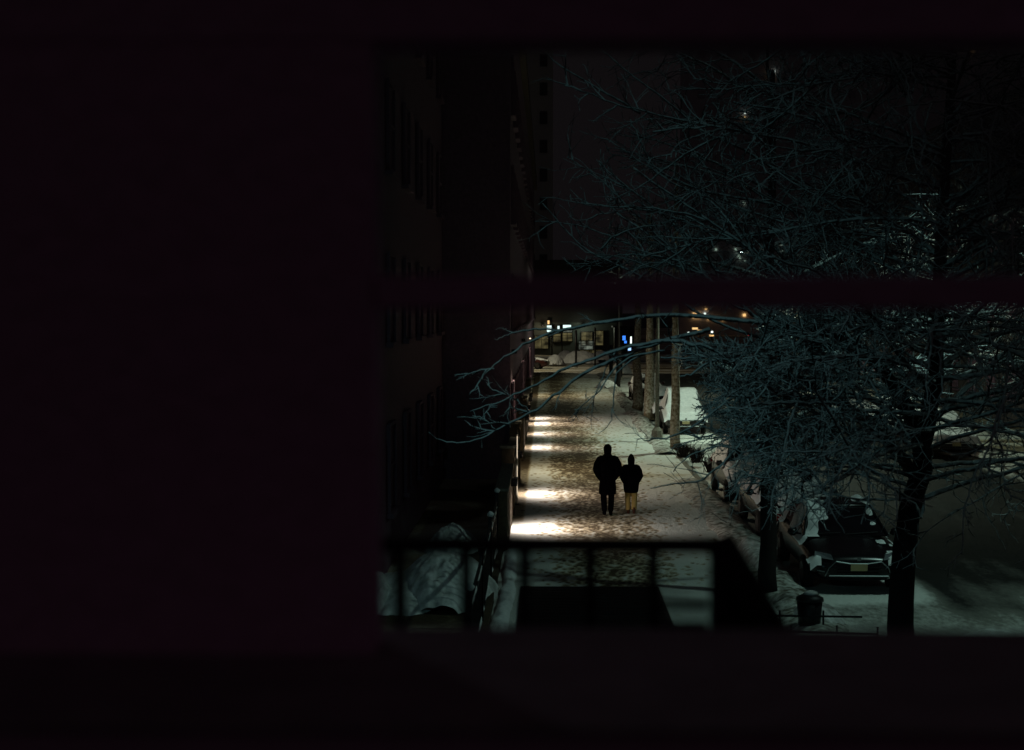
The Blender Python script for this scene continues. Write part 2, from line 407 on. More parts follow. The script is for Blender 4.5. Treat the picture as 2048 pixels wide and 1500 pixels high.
# iron fence along the areaway
fe = empty('iron_fence', (-1.08, 20, 0), 'black iron spear fence crusted with snow in front of the areaway', 'fence')
bar = None
for i in range(74):
    y = i*.145
    if bar is None:
        bar = MB().tube([(0,0,0),(0,0,1.08)], .011, 5).tube([(0,0,1.08),(0,0,1.12),(0,0,1.2)], [.011,.024,.002], 5).build('bar', M['iron'], fe); c = bar
    else:
        c = bar.copy(); COL.objects.link(c); c.parent = fe
    c.location = (0, y, 0)
for z in (.12,.95): box('rail', -.02,.02,-.1,10.8,z,z+.035, M['iron'], fe)
box('kerbstone', -.12,.12,-.1,10.8,-.05,.10, M['stone'], fe)
mb = MB()
for zz, rr in ((1.0,.035),(.17,.05)):
    pts=[]; rad=[]
    for i in range(70):
        y = i*.155; pts.append((0.0, y, zz+.01)); rad.append(max(.004, rr*(.5+1.3*noise.noise(Vector((y*1.7,zz*9,3)))) ))
    mb.tube(pts, rad, 7)
mb.build('snow_cap', M['snow'], fe, True)
for k,(y) in enumerate((20.0,23.6,27.2,30.8)):
    pp = MB().box(-.035,.035,y-20-.035,y-20+.035,-.02,1.3).build('post', M['iron'], fe)
    MB().tube([(0,y-20,1.31),(.01,y-20,1.36),(0,y-20,1.41)], [.05,.07,.015], 8).build('snow_cap', M['snow'], pp, True)

def lump(name, cx, cy, rx, ry, h, m, seed, n=90, zb=0.0, parent=None):
    xs = np.linspace(-1,1,n); X,Y = np.meshgrid(xs,xs)
    r = np.sqrt(X**2+Y**2)
    e = r + .2*(vnoise(X+seed,Y,1.6,seed)-.5)+.1*(vnoise(X+seed,Y,6,seed+1)-.5)
    H = np.clip(1-np.abs(e)**2,0,1)**.8
    Z = H*h*(.85+.26*vnoise(X+seed,Y,1.7,seed+2)+.07*vnoise(X,Y,7,seed)+.05*vnoise(X,Y,14,seed+4)+.04*vnoise(X,Y,27,seed+6)) - .02
    o = grid_mesh(name, X*rx, Y*ry, Z, m, mask=H>0)
    o.location = (cx,cy,zb)
    return o
tag(lump('snow_mound', -1.9, 26.4, 1.0, 1.7, .72, M['pile_snow'], 3), 'tallest lumpy snow heap behind the near iron fence', 'snow heap')
tag(lump('snow_mound', -2.6, 26.0, .9, 1.5, .42, M['pile_snow'], 9), 'lower snow heap against the dark wall behind the fence', 'snow heap')
tag(lump('snow_mound', -2.1, 31.5, .6, 1.0, .5, M['pile_snow'], 5), 'small rounded snow heap farther along the areaway', 'snow heap')
tag(lump('snow_mound', -3.0, 25.4, .35, .8, .5, M['pile_snow'], 15), 'narrow end of the snow heap in the far left corner', 'snow heap')
# shovelled ridge along the fence foot and the kerb
def ridge(name, x, y0, y1, w, h, m, seed):
    ys = np.arange(y0,y1,.09); us = np.linspace(-1,1,15); U,Y = np.meshgrid(us,ys)
    ww = w*(.7+.5*vnoise(Y*0,Y,1.1,seed)); X = x + U*ww + .15*(vnoise(Y*0+3,Y,.35,seed+1)-.5)
    Z = np.clip(1-U**2,0,1)**.7*h*(.1+1.3*vnoise(X,Y,1.3,seed+2)) + .05*vnoise(X,Y,6,seed+3)*(1-U**2) + .03*vnoise(X,Y,15,seed+5)*(1-U**2) - .01
    o = grid_mesh(name, X, Y, Z, m); return tag(o, kind='stuff')
ridge('snow_ridge', -.80, 19, 32, .16, .06, M['snow'], 41)
ridge('snow_ridge', 4.36, 20, 44, .5, .10, M['kerb_snow'], 42)
ridge('snow_ridge', 4.40, 52, 118, .45, .12, M['kerb_snow'], 43)
ridge('snow_ridge', 15.7, 30, 118, .5, .2, M['kerb_snow'], 44)

# ------------------------------------------------------------------ street lamps
def street_lamp(x, y, ax, h, label, power, lum='lum', col=(.76,1.0,.76), tilt=28):
    t = empty('street_lamp', (x,y,0), label, 'street lamp')
    MB().rings([(0,0,0,.24,.24),(0,0,.45,.21,.21),(0,0,.52,.15,.15),(0,0,.6,.10,.10)], 8).build('base', M['concrete'], t)
    MB().tube([(0,0,.58),(0,0,h-.8)], [.085,.06], 10).build('pole', M['concrete'], t, True)
    MB().tube([(0,0,h-.9),(.4*(ax-x),0,h-.25),(ax-x-.3,0,h)], [.05,.04,.035], 8).build('arm', M['concrete'], t, True)
    hd = MB().rings([(ax-x,0,h-.04,.36,.15),(ax-x,0,h+.03,.34,.14),(ax-x,0,h+.09,.18,.08)], 14).build('head', M['iron'], t, True)
    MB().rings([(ax-x-.07,0,h-.075,.05,.09),(ax-x-.07,0,h-.045,.06,.10)], 12).rings([(ax-x+.10,0,h-.075,.05,.09),(ax-x+.10,0,h-.045,.06,.10)], 12).build('lens', M[lum], hd)
    ld = bpy.data.lights.new('lamp_light','SPOT'); ld.energy = power; ld.color = col; ld.spot_size = R(156); ld.spot_blend = .35; ld.shadow_soft_size = .22
    lo = bpy.data.objects.new('bulb', ld); COL.objects.link(lo); lo.parent = t; lo.location = (ax-x,0,h-.12); lo.rotation_euler = (0, R(-tilt), 0)
    return t
lp = ground(1314, 884)
street_lamp(lp.x, lp.y, 8.0, at(1472,444,lp.y).z, 'street lamp on a slim pole, its twin white lights over the road', 2600)
street_lamp(16.3, 24, 9.2, 9.3, 'nearest street lamp, reaching over the road beside the black car', 680, tilt=14, col=(.58,1.0,.86))
wl = empty('wall_lantern', (-3.2, 5.4, 7.4), 'lantern bracketed on the near brick front, lighting the boughs', 'lamp')
MB().tube([(0,0,0),(.5,0,.12),(.75,0,0)],.025,6).build('bracket', M['iron'], wl)  # whole fitting is added out of view to brighten the boughs
MB().rings([(.75,0,-.02,.05,.05),(.75,0,-.10,.17,.17),(.75,0,-.12,.18,.18)],12).build('shade', M['iron'], wl)
MB().rings([(.75,0,-.20,.05,.05),(.75,0,-.125,.08,.08)],10).build('globe', M['lum'], wl)
ld = bpy.data.lights.new('lantern_light','SPOT'); ld.energy = 400; ld.color = (.38,.88,.90); ld.spot_size=R(54); ld.spot_blend=1.0; ld.shadow_soft_size=.12
lo = bpy.data.objects.new('bulb', ld); COL.objects.link(lo); lo.parent = wl; lo.location = (.75,0,-.28)
lo.rotation_euler = (Vector((.2,19,4.2))-Vector((-2.45,5.4,7.1))).to_track_quat('-Z','Y').to_euler()
t_ = street_lamp(16.3, 95, 12.6, 9.0, 'street lamp across the road close to the crossing', 2600, tilt=-18, col=(.85,1.0,.72))
street_lamp(-9, 129, -5, 8.5, 'street lamp round the corner lighting the crossing', 1900, col=(1,.92,.62), tilt=0)  # added out of sight to brighten the crossing

# ------------------------------------------------------------------ trees
class Tree:
    def __init__(s, base, label, m='branch', seed=1):
        s.root = empty('street_tree', base, label, 'tree', 'street trees along the kerb'); s.o = Vector(base)
        s.tw = MB(); s.m = m; s.rnd = random.Random(seed)
    auto = False
    def pruned(s, p):
        # boughs are kept clear of the walk below head-room height
        if not s.auto: return False
        if p.z < CAMH + .010*p.y and p.x < .086*p.y: return True
        if p.z < CAMH - .095*p.y and p.x < .125*p.y: return True
        if p.z < CAMH - .150*p.y and p.x < .235*p.y: return True
        if CAMH - .022*p.y < p.z < CAMH + .004*p.y and p.x < .145*p.y: return True
        return CAMH - .084*p.y < p.z < CAMH - .040*p.y and p.x < .104*p.y
    def L(s, pts): return [Vector(p)-s.o for p in pts]
    def twig(s, p, d, length, r, lvl):
        rd = s.rnd; n = 4 if lvl else 3
        pts = [p]; dd = d.normalized(); q = p
        for i in range(n):
            if len(pts) > 1 and s.pruned(q+s.o): break
            dd = (dd + Vector((rd.gauss(0,.15), rd.gauss(0,.15), rd.gauss(.0,.14)))).normalized()
            q = q + dd*(length/n); pts.append(q)
            if lvl and rd.random() < .85:
                side = Vector((rd.gauss(0,1), rd.gauss(0,1), rd.gauss(.05,.8)))
                side = (dd*.8 + side.normalized()*.8)
                s.twig(q, side, length*rd.uniform(.3,.6), r*.6, lvl-1)
        if len(pts) < 2: return
        rad = [max(.003, r*(1-.75*i/n)) for i in range(len(pts))]
        s.tw.tube(pts, rad, 4, cap=False)
    def limb(s, pts, r0, r1, k=7, spawn=1.0, tl=.55, tr=.0075, lvl=1, name='branch', k_end=.0, wob=.007):
        # smooth the polyline
        P = [Vector(p) for p in pts]; out=[]
        for i in range(len(P)-1):
            a = P[max(i-1,0)]; b = P[i]; c = P[i+1]; d = P[min(i+2,len(P)-1)]
            for t in (0,.25,.5,.75):
                out.append(.5*((2*b)+(c-a)*t+(2*a-5*b+4*c-d)*t*t+(3*b-a-3*c+d)*t**3))
        out.append(P[-1])
        out = [p+Vector((s.rnd.gauss(0,wob),s.rnd.gauss(0,wob),s.rnd.gauss(0,wob))) for p in out]
        n = len(out); rad = [r0+(r1-r0)*(i/(n-1))**.8 for i in range(n)]
        ob = MB().tube(s.L(out), rad, k).build(name, M[s.m], s.root, True)
        for i in range(1,n):
            f = i/n
            seg = (out[i]-out[i-1]).length
            cnt = spawn*seg*(1.2+3.5*f)
            while cnt > 0:
                if s.rnd.random() < cnt:
                    tdir = (out[i]-out[i-1]).normalized()
                    side = Vector((s.rnd.gauss(0,1), s.rnd.gauss(0,1), s.rnd.gauss(.1,.9))).normalized()
                    q = out[i-1].lerp(out[i], s.rnd.random())
                    s.twig(q-s.o, tdir*.7+side*.75, tl*s.rnd.uniform(.5,1.3), tr*s.rnd.uniform(.7,1.3), lvl)
                cnt -= 1
        return out
    def done(s):
        o = s.tw.build('twigs', M[s.m], s.root); o['kind'] = 'stuff'

def auto_limbs(T, base, n, hmin, hmax, reach, az=(0, 2*math.pi), rise=(.2,.9), r0=.05, spawn=1.3, tl=.6, sub=5, droop=.5, tr=.010):
    rd = T.rnd; T.auto = True
    for i in range(n):
        h = hmin+(hmax-hmin)*((i+.5)/n)**1.0; a = rd.uniform(*az)
        L = reach*rd.uniform(.65,1.1)*(1.1-.5*(i/n)); up = rd.uniform(*rise)
        bx_, by_ = base(h) if callable(base) else base[:2]
        p = Vector((bx_+rd.gauss(0,.02), by_+rd.gauss(0,.02), h)); pts=[p]; d = Vector((math.cos(a), math.sin(a), up)).normalized()
        m_ = 6
        for k in range(m_):
            d = (d + Vector((rd.gauss(0,.10), rd.gauss(0,.10), -droop*.12 + rd.gauss(0,.06)))).normalized()
            p = p + d*(L/m_)
            if T.pruned(p): break
            pts.append(p)
        if len(pts) < 3: continue
        line = T.limb(pts, r0*(1.1-.5*i/n), .012, 6, spawn=spawn, tl=tl, tr=tr)
        for j in range(sub):
            q = line[int(rd.uniform(.25,.9)*(len(line)-1))]
            dd = (d + Vector((rd.gauss(0,.8), rd.gauss(0,.8), rd.gauss(.1,.5)))).normalized(); pp=[q]; z=q
            LL = L*rd.uniform(.25,.5)
            for k in range(4):
                dd = (dd+Vector((rd.gauss(0,.18), rd.gauss(0,.18), rd.gauss(-.05,.12)))).normalized(); z = z+dd*LL/4
                if T.pruned(z): break
                pp.append(z)
            if len(pp) < 3: continue
            T.limb(pp, .018, .006, 5, spawn=spawn*1.3, tl=tl*.8, tr=tr, wob=.006)

# 1: nearest tree (trunk 1770-1835), its long boughs reach left over the walk
Y1 = 18.2
b1 = at(1800, 1420, Y1)
T1 = Tree((b1.x, Y1, 0), 'nearest street tree with long snowy boughs reaching over the walk', seed=11)
T1.m = 'bark'
T1.limb([(b1.x,Y1,-.05), at(1802,1300,Y1), at(1808,1100,Y1), at(1838,940,Y1), at(1868,760,Y1), at(1880,500,Y1), at(1900,200,Y1), at(1905,40,Y1)], .215, .035, 12, spawn=0, name='trunk', wob=.015)
lm = T1.limb([at(1845,900,Y1), at(1800,790,Y1-.2), at(1740,715,Y1-.4), at(1660,670,Y1-.5), at(1560,652,Y1-.6)], .10, .05, 8, spawn=.4, name='branch')
T1.limb([at(1835,960,Y1), at(1790,900,Y1-.3), at(1700,820,Y1-.5), at(1600,760,Y1-.7), at(1480,720,Y1-.8)], .085, .04, 8, spawn=.6, name='branch')
T1.m = 'branch'
def attach(L):
    x, y, d = L[0]
    if x >= 1600 and y > 700: return [(1846, min(y+70, 1000), 0), ((1846+x)/2+10, y+35, d*.5)] + L
    if y < 650 and x >= 1400 and x < 1850 and L[-1][1] < 560: return [(1874, y+190, 0), ((1874+x)/2, y+80, d*.5)] + L
    return L
tr = lambda L, r0, r1, dy=0, **k: T1.limb([at(x,y,Y1+dy+d) for (x,y,d) in attach(L)], r0, r1, **k)
# the traced boughs at left
tr([(1560,652,-.6),(1450,636,-.8),(1320,630,-1),(1230,640,-1.2),(1150,656,-1.2),(1095,668,-1.3),(1045,692,-1.3),(1000,722,-1.4),(965,756,-1.4),(938,792,-1.5)], .033, .007, spawn=.25, tl=.3, tr=.012)
tr([(1120,662,-1.2),(1080,658,-1.2),(1035,664,-1.3),(1010,672,-1.3),(990,680,-1.3)], .015,.005, spawn=.7, tl=.25, wob=.006)
tr([(1480,720,-.8),(1400,690,-1),(1330,682,-1),(1260,694,-1.1),(1190,716,-1.2),(1130,738,-1.3),(1085,762,-1.3),(1040,785,-1.4),(990,808,-1.5),(940,822,-1.5)], .034,.007, spawn=.45, tl=.35, tr=.013)
tr([(1420,660,-.5),(1340,678,-.6),(1270,702,-.8),(1200,730,-1),(1150,758,-1),(1105,794,-1.1),(1062,826,-1.1),(1010,850,-1.2),(962,876,-1.3),(915,886,-1.4),(880,880,-1.4),(856,866,-1.5)], .031,.005, spawn=.45, tl=.32, tr=.013)
tr([(985,738,-1.4),(955,742,-1.4),(932,752,-1.4)], .012,.006, spawn=3.5, tl=.2, tr=.013, wob=.008)
tr([(1010,790,-1.4),(985,778,-1.4),(975,766,-1.4)], .012,.006, spawn=3, tl=.2, tr=.013, wob=.008)
tr([(1060,826,-1.1),(1035,800,-1.2),(1015,795,-1.3)], .012,.005, spawn=3, tl=.2, wob=.008)
tr([(990,860,-1.3),(965,838,-1.3),(945,830,-1.3)], .012,.005, spawn=3, tl=.2, tr=.012, wob=.008)
tr([(1330,700,-.8),(1260,715,-.9),(1222,745,-.9),(1200,780,-1),(1160,815,-1),(1150,822,-1)], .016,.004, spawn=1.0, tl=.3)
tr([(1290,705,-.8),(1235,745,-.9),(1228,800,-.9),(1222,840,-1),(1205,862,-1),(1190,868,-1)], .012,.003, spawn=.8, tl=.3)
tr([(1230,705,-.9),(1210,740,-.9),(1190,790,-1),(1183,810,-1)], .010,.003, spawn=.8, tl=.25)
tr([(1500,700,-1),(1420,712,-1.1),(1380,716,-1.1),(1320,714,-1.2)], .03,.010, spawn=.6, tl=.4, tr=.012)
tr([(1480,705,-1.2),(1420,724,-1.3),(1380,748,-1.4),(1360,752,-1.4)], .022,.008, spawn=1, tl=.3)
tr([(1600,760,-.8),(1500,775,-1),(1420,830,-1.1),(1370,862,-1.2),(1330,876,-1.2),(1290,880,-1.2)], .028,.008, spawn=.9, tl=.45)
tr([(1620,800,-.8),(1520,850,-1),(1440,930,-1.1),(1400,960,-1.1),(1350,968,-1.2),(1300,976,-1.2)], .028,.006, spawn=.9, tl=.5)
tr([(1660,830,-.8),(1580,880,-1),(1500,905,-1.1),(1440,892,-1.2),(1390,905,-1.2),(1345,940,-1.2)], .026,.006, spawn=1.1, tl=.5)
tr([(1700,880,-.6),(1620,930,-.7),(1540,960,-.8),(1470,970,-.9)], .026,.008, spawn=1.3, tl=.5)
tr([(1760,960,-.4),(1680,940,-.6),(1590,900,-.8),(1500,862,-1),(1430,840,-1)], .026,.008, spawn=1.3, tl=.5)
tr([(1820,1000,-.2),(1720,1000,-.5),(1640,985,-.6),(1580,1010,-.7)], .026,.008, spawn=1.1, tl=.45)
# high boughs
tr([(1700,430,1),(1540,332,.8),(1470,290,.8),(1410,266,.7),(1350,216,.6),(1290,170,.6),(1200,100,.6)], .034,.008, spawn=.5, tl=.5)
tr([(1640,440,1),(1530,404,.8),(1440,388,.8),(1370,368,.7),(1310,334,.7),(1285,290,.6),(1262,240,.6)], .034,.007, spawn=.6, tl=.5)
tr([(1500,600,.5),(1405,508,.4),(1350,450,.4),(1290,400,.3),(1225,350,.3),(1198,322,.3)], .032,.007, spawn=.7, tl=.5)
tr([(1420,640,.5),(1300,560,.4),(1190,510,.4),(1140,470,.4),(1085,405,.4)], .026,.006, spawn=.8, tl=.5)
tr([(1400,390,.8),(1330,355,.8),(1270,315,.8),(1215,278,.8)], .02,.006, spawn=.9, tl=.5)
tr([(1280,225,.8),(1200,180,.8),(1120,130,.8),(1080,100,.8)], .02,.006, spawn=.5, tl=.4)
tr([(1200,500,.4),(1235,468,.3),(1290,455,.3),(1340,450,.3)], .018,.006, spawn=2.0, tl=.4)
tr([(1560,560,1),(1480,430,1),(1430,360,1),(1380,290,1),(1350,220,1)], .02,.006, spawn=1, tl=.5)
_tp = [(b1.x,-.05)]+[(at(x,y,Y1).x, at(x,y,Y1).z) for x,y in ((1802,1300),(1808,1100),(1838,940),(1868,760),(1880,500),(1900,200),(1905,40))]
t1base = lambda h: (float(np.interp(h,[z for _,z in _tp],[x for x,_ in _tp])), Y1)
auto_limbs(T1, t1base, 34, 3.5, 8.6, 4.2, az=(-1.1, 4.2), rise=(.05,.9), r0=.040, spawn=1.2, tl=.5, sub=9, droop=.3, tr=.009)
auto_limbs(T1, t1base, 26, 2.9, 6.2, 3.6, az=(2.3, 4.0), rise=(.0,.5), r0=.030, spawn=1.5, tl=.45, sub=9, droop=.2, tr=.009)
auto_limbs(T1, t1base, 26, 2.7, 8.2, 3.8, az=(-1.1, 1.1), rise=(-.1,.7), r0=.034, spawn=1.4, tl=.45, sub=8, droop=.4, tr=.009)
auto_limbs(T1, t1base, 26, 3.4, 8.6, 5.6, az=(3.7, 5.7), rise=(-.12,.45), r0=.036, spawn=1.3, tl=.45, sub=8, droop=.35, tr=.009)
T1.done()

def plain_tree(px, py, label, seed, r, h, nl, reach, m='branch', spawn=.9, tl=.6, hmin=3.0, lean=0., tr=.012, fork=True, base=None, sub=4, tm='bark'):
    g = ground(px, py) if base is None else Vector(base)
    T = Tree((g.x,g.y,0), label, seed=seed); T.m = 'bark'
    T.m = tm; T.limb([(g.x,g.y,-.05),(g.x+lean*.2,g.y,h*.25),(g.x+lean*.6,g.y,h*.55),(g.x+lean,g.y,h)], r, r*.3, 11, spawn=0, name='trunk', wob=.02)
    T.m = m
    auto_limbs(T, (lambda h_, g=g: (g.x+lean*float(np.interp(h_,[0,h*.25,h*.55,h],[0,.2,.6,1])), g.y)), nl, hmin, h, reach, spawn=spawn, tl=tl, r0=r*.32, rise=(.1,1.1), sub=sub, tr=tr)
    T.done(); return T
plain_tree(1535,1190,'street tree with dark trunk standing beside the parked black car', 21, .185, 9.5, 34, 4.6, spawn=1.0, hmin=2.6)
plain_tree(1350,902,'pale ringed street tree in front of the snow-covered car', 23, .215, 10.5, 16, 4.2, spawn=.55, hmin=3.6, tr=.016, tm='bark_pale')
plain_tree(1274,822,'street tree beyond the lamp pole where the walk turns dark', 24, .30, 10, 12, 4.0, spawn=.45, hmin=3.6, tr=.02, tm='bark_pale')
plain_tree(1299,838,'stout pale tree just left of the slim lamp pole', 27, .30, 10, 10, 3.6, spawn=.4, hmin=3.8, tr=.018, tm='bark_pale')
plain_tree(1236,775,'thin street tree nearest the crossing', 25, .2, 8, 9, 3.2, spawn=.35, hmin=3.4, tr=.025, sub=3)
for k,(x,y) in enumerate(((16.6,46),(16.5,60),(16.6,78),(16.6,98))):
    plain_tree(0,0, ['bare tree across the road nearest the camera','second bare tree across the road','third bare tree across the road','last bare tree across the road by the crossing'][k], 40+k, .2, 10, 12, 4.4, spawn=.5, base=(x,y,0), tr=.018, tl=.8, hmin=3)

# ------------------------------------------------------------------ parked cars
TOP = [(0,.56),(.04,.70),(.3,.80),(1.0,.90),(1.28,.94),(2.05,1.40),(2.4,1.45),(3.1,1.43),(3.85,1.06),(4.35,1.02),(4.55,.92),(4.6,.70)]
def car(label, paint, snow=.5, seed=1, suv=0.0, snowm='snow', thick=.05, plate=True):
    c = empty('parked_car', (0,0,0), label, 'car', 'cars parked along the kerb')
    W2 = .89; ty = [a for a,_ in TOP]; tz = [b+(suv if 1.9<a<3.9 else suv*.35) for a,b in TOP]
    top = lambda y: np.interp(y, ty, tz)
    wid = lambda y: W2*np.interp(y, [0,.12,.5,1,3.8,4.4,4.6],[.80,.91,.98,1,1,.95,.84])
    belt = lambda y: min(top(y), np.interp(y,[0,1.2,4.2,4.6],[.70,.92,1.0,.85])+suv*.3)
    st = [0,.06,.2,.45,.8,1.15,1.3,1.7,2.2,2.8,3.4,3.9,4.2,4.45,4.6]
    v=[]; f=[]; K=11
    for y in st:
        w = wid(y); b = belt(y); zb = .22 if .1<y<4.5 else .32
        half = [(0,zb),(w*.80,zb),(w*.96,zb+.10),(w,zb+.3),(w*.985,b-.12),(w*.90,b-.01)]
        ring = [(x,z) for x,z in half] + [(0,b+.03)] + [(-x,z) for x,z in half[:0:-1]]
        K = len(ring); v += [(x,y,z) for x,z in ring]
    for i in range(len(st)-1):
        for j in range(K): f.append((i*K+j,(i+1)*K+j,(i+1)*K+(j+1)%K,i*K+(j+1)%K))
    f.append(tuple(range(K))); f.append(tuple((len(st)-1)*K+j for j in range(K))[::-1])
    mb = MB(); mb.v=v; mb.f=f; bo = mb.build('body', M[paint], c, True)
    sd = bo.modifiers.new('Subdivision','SUBSURF'); sd.levels=1; sd.render_levels=1
    # greenhouse
    bz = .93+suv*.3; rz = 1.42+suv
    A = [(1.22,bz),(2.03,rz),(3.18,rz),(3.95,bz+.04)]
    wb, wt = .80, .60
    roof = MB(); o=0
    roof.v = [(-wt,2.0,rz-.02),(wt,2.0,rz-.02),(wt,3.2,rz-.02),(-wt,3.2,rz-.02),(-wt*.9,2.06,rz+.035),(wt*.9,2.06,rz+.035),(wt*.9,3.12,rz+.03),(-wt*.9,3.12,rz+.03)]
    roof.f = [(0,3,2,1),(4,5,6,7),(0,1,5,4),(1,2,6,5),(2,3,7,6),(3,0,4,7)]
    ro = roof.build('roof', M[paint], c, True); bv=ro.modifiers.new('Bevel','BEVEL'); bv.width=.02
    def quad(name, pts, m, th=.012):
        q = MB(); q.v = [tuple(p) for p in pts]; q.f=[tuple(range(len(pts)))]
        ob = q.build(name, m, c); sl = ob.modifiers.new('Solidify','SOLIDIFY'); sl.thickness=th; return ob
    quad('windscreen', [(-wb,1.22,bz),(wb,1.22,bz),(wt,2.02,rz-.03),(-wt,2.02,rz-.03)], M['car_glass'])
    quad('rear_window', [(-wt,3.19,rz-.03),(wt,3.19,rz-.03),(wb,3.93,bz+.05),(-wb,3.93,bz+.05)], M['car_glass'])
    for s in (-1,1):
        quad('side_window', [(s*(wb+.01),1.35,bz+.01),(s*(wb+.01),2.55,bz+.01),(s*(wt+.01),2.55,rz-.05),(s*(wt+.02),2.06,rz-.05)], M['car_glass'])
        quad('side_window', [(s*(wb+.01),2.62,bz+.01),(s*(wb+.01),3.75,bz+.04),(s*(wt+.01),3.16,rz-.05),(s*(wt+.01),2.62,rz-.05)], M['car_glass'])
        p = MB()
        for (y0,z0,y1,z1) in ((1.2,bz,2.04,rz-.01),(2.585,bz,2.585,rz-.01),(3.98,bz+.03,3.2,rz-.01)):
            MB().tube([(s*(wb+.015),y0,z0),(s*(wt+.015),y1,z1)], .03, 6).build('pillar', M[paint], c)
        pass
        mr = MB().rings([(s*1.0,1.42,.90+suv*.3,.05,.03),(s*1.0,1.40,.97+suv*.3,.11,.06),(s*1.0,1.42,1.05+suv*.3,.07,.04)],10).build('mirror', M[paint], c, True)
        MB().tube([(s*.80,1.42,.93+suv*.3),(s*.95,1.42,.95+suv*.3)],.02,5).build('stalk', M[paint], mr)
        hl = MB(); hl.v=[(s*.46,-.005,.66),(s*.80,.10,.70),(s*.78,.16,.79),(s*.50,.03,.755),(s*.46,.06,.66),(s*.78,.2,.70),(s*.76,.26,.79),(s*.50,.10,.755)]
        hl.f=[(0,1,2,3),(4,7,6,5),(0,4,5,1),(1,5,6,2),(2,6,7,3),(3,7,4,0)]
        hl.build('headlight', M['lamp_glass'], c)
        MB().tube([(s*.42,-.045,.64),(s*.55,-.045,.52),(s*.62,-.02,.36)],.012,5).build('trim', M['chrome'], c)
        MB().tube([(s*.62,-.0,.44),(s*.76,.03,.46)],.010,5).build('fog_trim', M['chrome'], c)
        for y in (.85,3.72):
            wz = .31
            w = MB().tube([(s*.72,y,wz),(s*.905,y,wz)], .31, 22).build('wheel', M['rubber'], c, True)
            MB().tube([(s*.90,y,wz),(s*.915,y,wz)], .19, 16).build('rim', M['car_grey'], w)
        tl = MB().box(s*.72-.12,s*.72+.12,4.54,4.60,.74,.88).build('tail_light', M['red_lens'] if 'red_lens' in M else M['car_red'], c)
    g = MB()
    for z in (.40,.46,.52,.58): g.box(-.40,.40,-.035,-.02,z,z+.018)
    g.build('grille', M['iron'], c)
    MB().tube([(-.42,-.05,.64),(-.16,-.055,.60),(.16,-.055,.60),(.42,-.05,.64)],.012,5).tube([(-.55,-.045,.37),(.55,-.045,.37)],.010,5).build('chrome_strip', M['chrome'], c)
    MB().box(-.035,.035,-.065,-.05,.655,.715).build('badge', M['chrome'], c)
    if plate: box('number_plate', -.155,.155,-.075,-.060,.47,.60, M['plate'], c)
    MB().tube([(-.75,1.26,bz+.02),(-.1,1.22,bz+.06)],.010,4).tube([(.0,1.26,bz+.02),(.62,1.25,bz+.07)],.010,4).build('wiper', M['iron'], c)
    # snow lying on it
    xs = np.linspace(-.93,.93,46); ys = np.linspace(-.04,4.64,110); X,Y = np.meshgrid(xs,ys)
    Tz = np.interp(Y, ty, tz); B = np.minimum(Tz, np.interp(Y,[0,1.2,4.2,4.6],[.70,.92,1.0,.85])+suv*.3)
    cab = sst(1.2,1.3,Y)*sst(3.98,3.9,Y)
    lat = np.clip((.83-np.abs(X))/.21,0,1)
    H = B + (Tz-B)*lat*cab + .03
    H -= .10*np.clip((np.abs(X)/np.maximum(.01,W2)-.86)/.14,0,1)
    mval = vnoise(X+seed*3,Y,1.7,seed)+.35*vnoise(X,Y,6,seed+5)+ .22*(np.abs(X)>.55)*(1-snow)
    thr = np.quantile(mval, 1-snow)
    amt = sst(thr-.02, thr+.14, mval) if snow<.95 else np.ones_like(mval)
    edge = sst(.93,.80,np.abs(X))*sst(-.04,.12,Y)*sst(4.64,4.45,Y)
    Z = H + amt*edge*thick*(.7+.8*vnoise(X,Y,2.5,seed+9)) - .025*(1-amt*edge) - .02*(1-edge)
    so = grid_mesh('snow_cover', X, Y, Z, M[snowm], parent=c, mask=(amt*edge)>.03)
    return c
M['red_lens'] = mat('red_lens', (.25,.01,.01), .2)
c1 = car('black parked car with its yellowish plate facing us and snow patches on the hood', 'car_black', .30, 3, thick=.035)
c1.location = (5.80, 27.0, ROADZ+.01); c1.rotation_euler = (0,0,R(-.5))
specs = [
 ((5.85,33.2), 'car_black', .72, 8, .0, 'dark parked car directly behind the black car, its roof and hood under snow'),
 ((5.85,39.4), 'car_grey', .85, 12, .15, 'third car along the kerb, snowed over and hidden by twigs'),
 ((5.9,61.8), 'car_grey', 1.0, 14, .28, 'white snow-covered tall car behind the pale ringed tree'),
 ((5.9,68.5), 'car_black', .9, 16, .0, 'snowy car just beyond the white snow-covered tall one'),
 ((5.9,85.0), 'car_red', .75, 18, .0, 'maroon snowy car parked farthest up the near kerb'),
 ((14.6,52.0), 'car_grey', .95, 19, .0, 'snow-topped car across the road nearest the right edge'),
 ((14.7,59.0), 'car_black', .9, 20, .1, 'second snow-topped car across the road'),
 ((14.7,70.0), 'car_grey', .95, 22, .0, 'third snow-topped car across the road'),
 ((14.7,90.0), 'car_red', .85, 23, .0, 'maroon snow-topped car across the road near the crossing'),
]
for (x,y),p,s,sd,su,lb in specs:
    c = car(lb, p, s, sd, su, thick=.10 if s>.8 else .05); c.location = (x,y,ROADZ+.01); c.rotation_euler=(0,0,R(random.uniform(-1.2,1.2)))

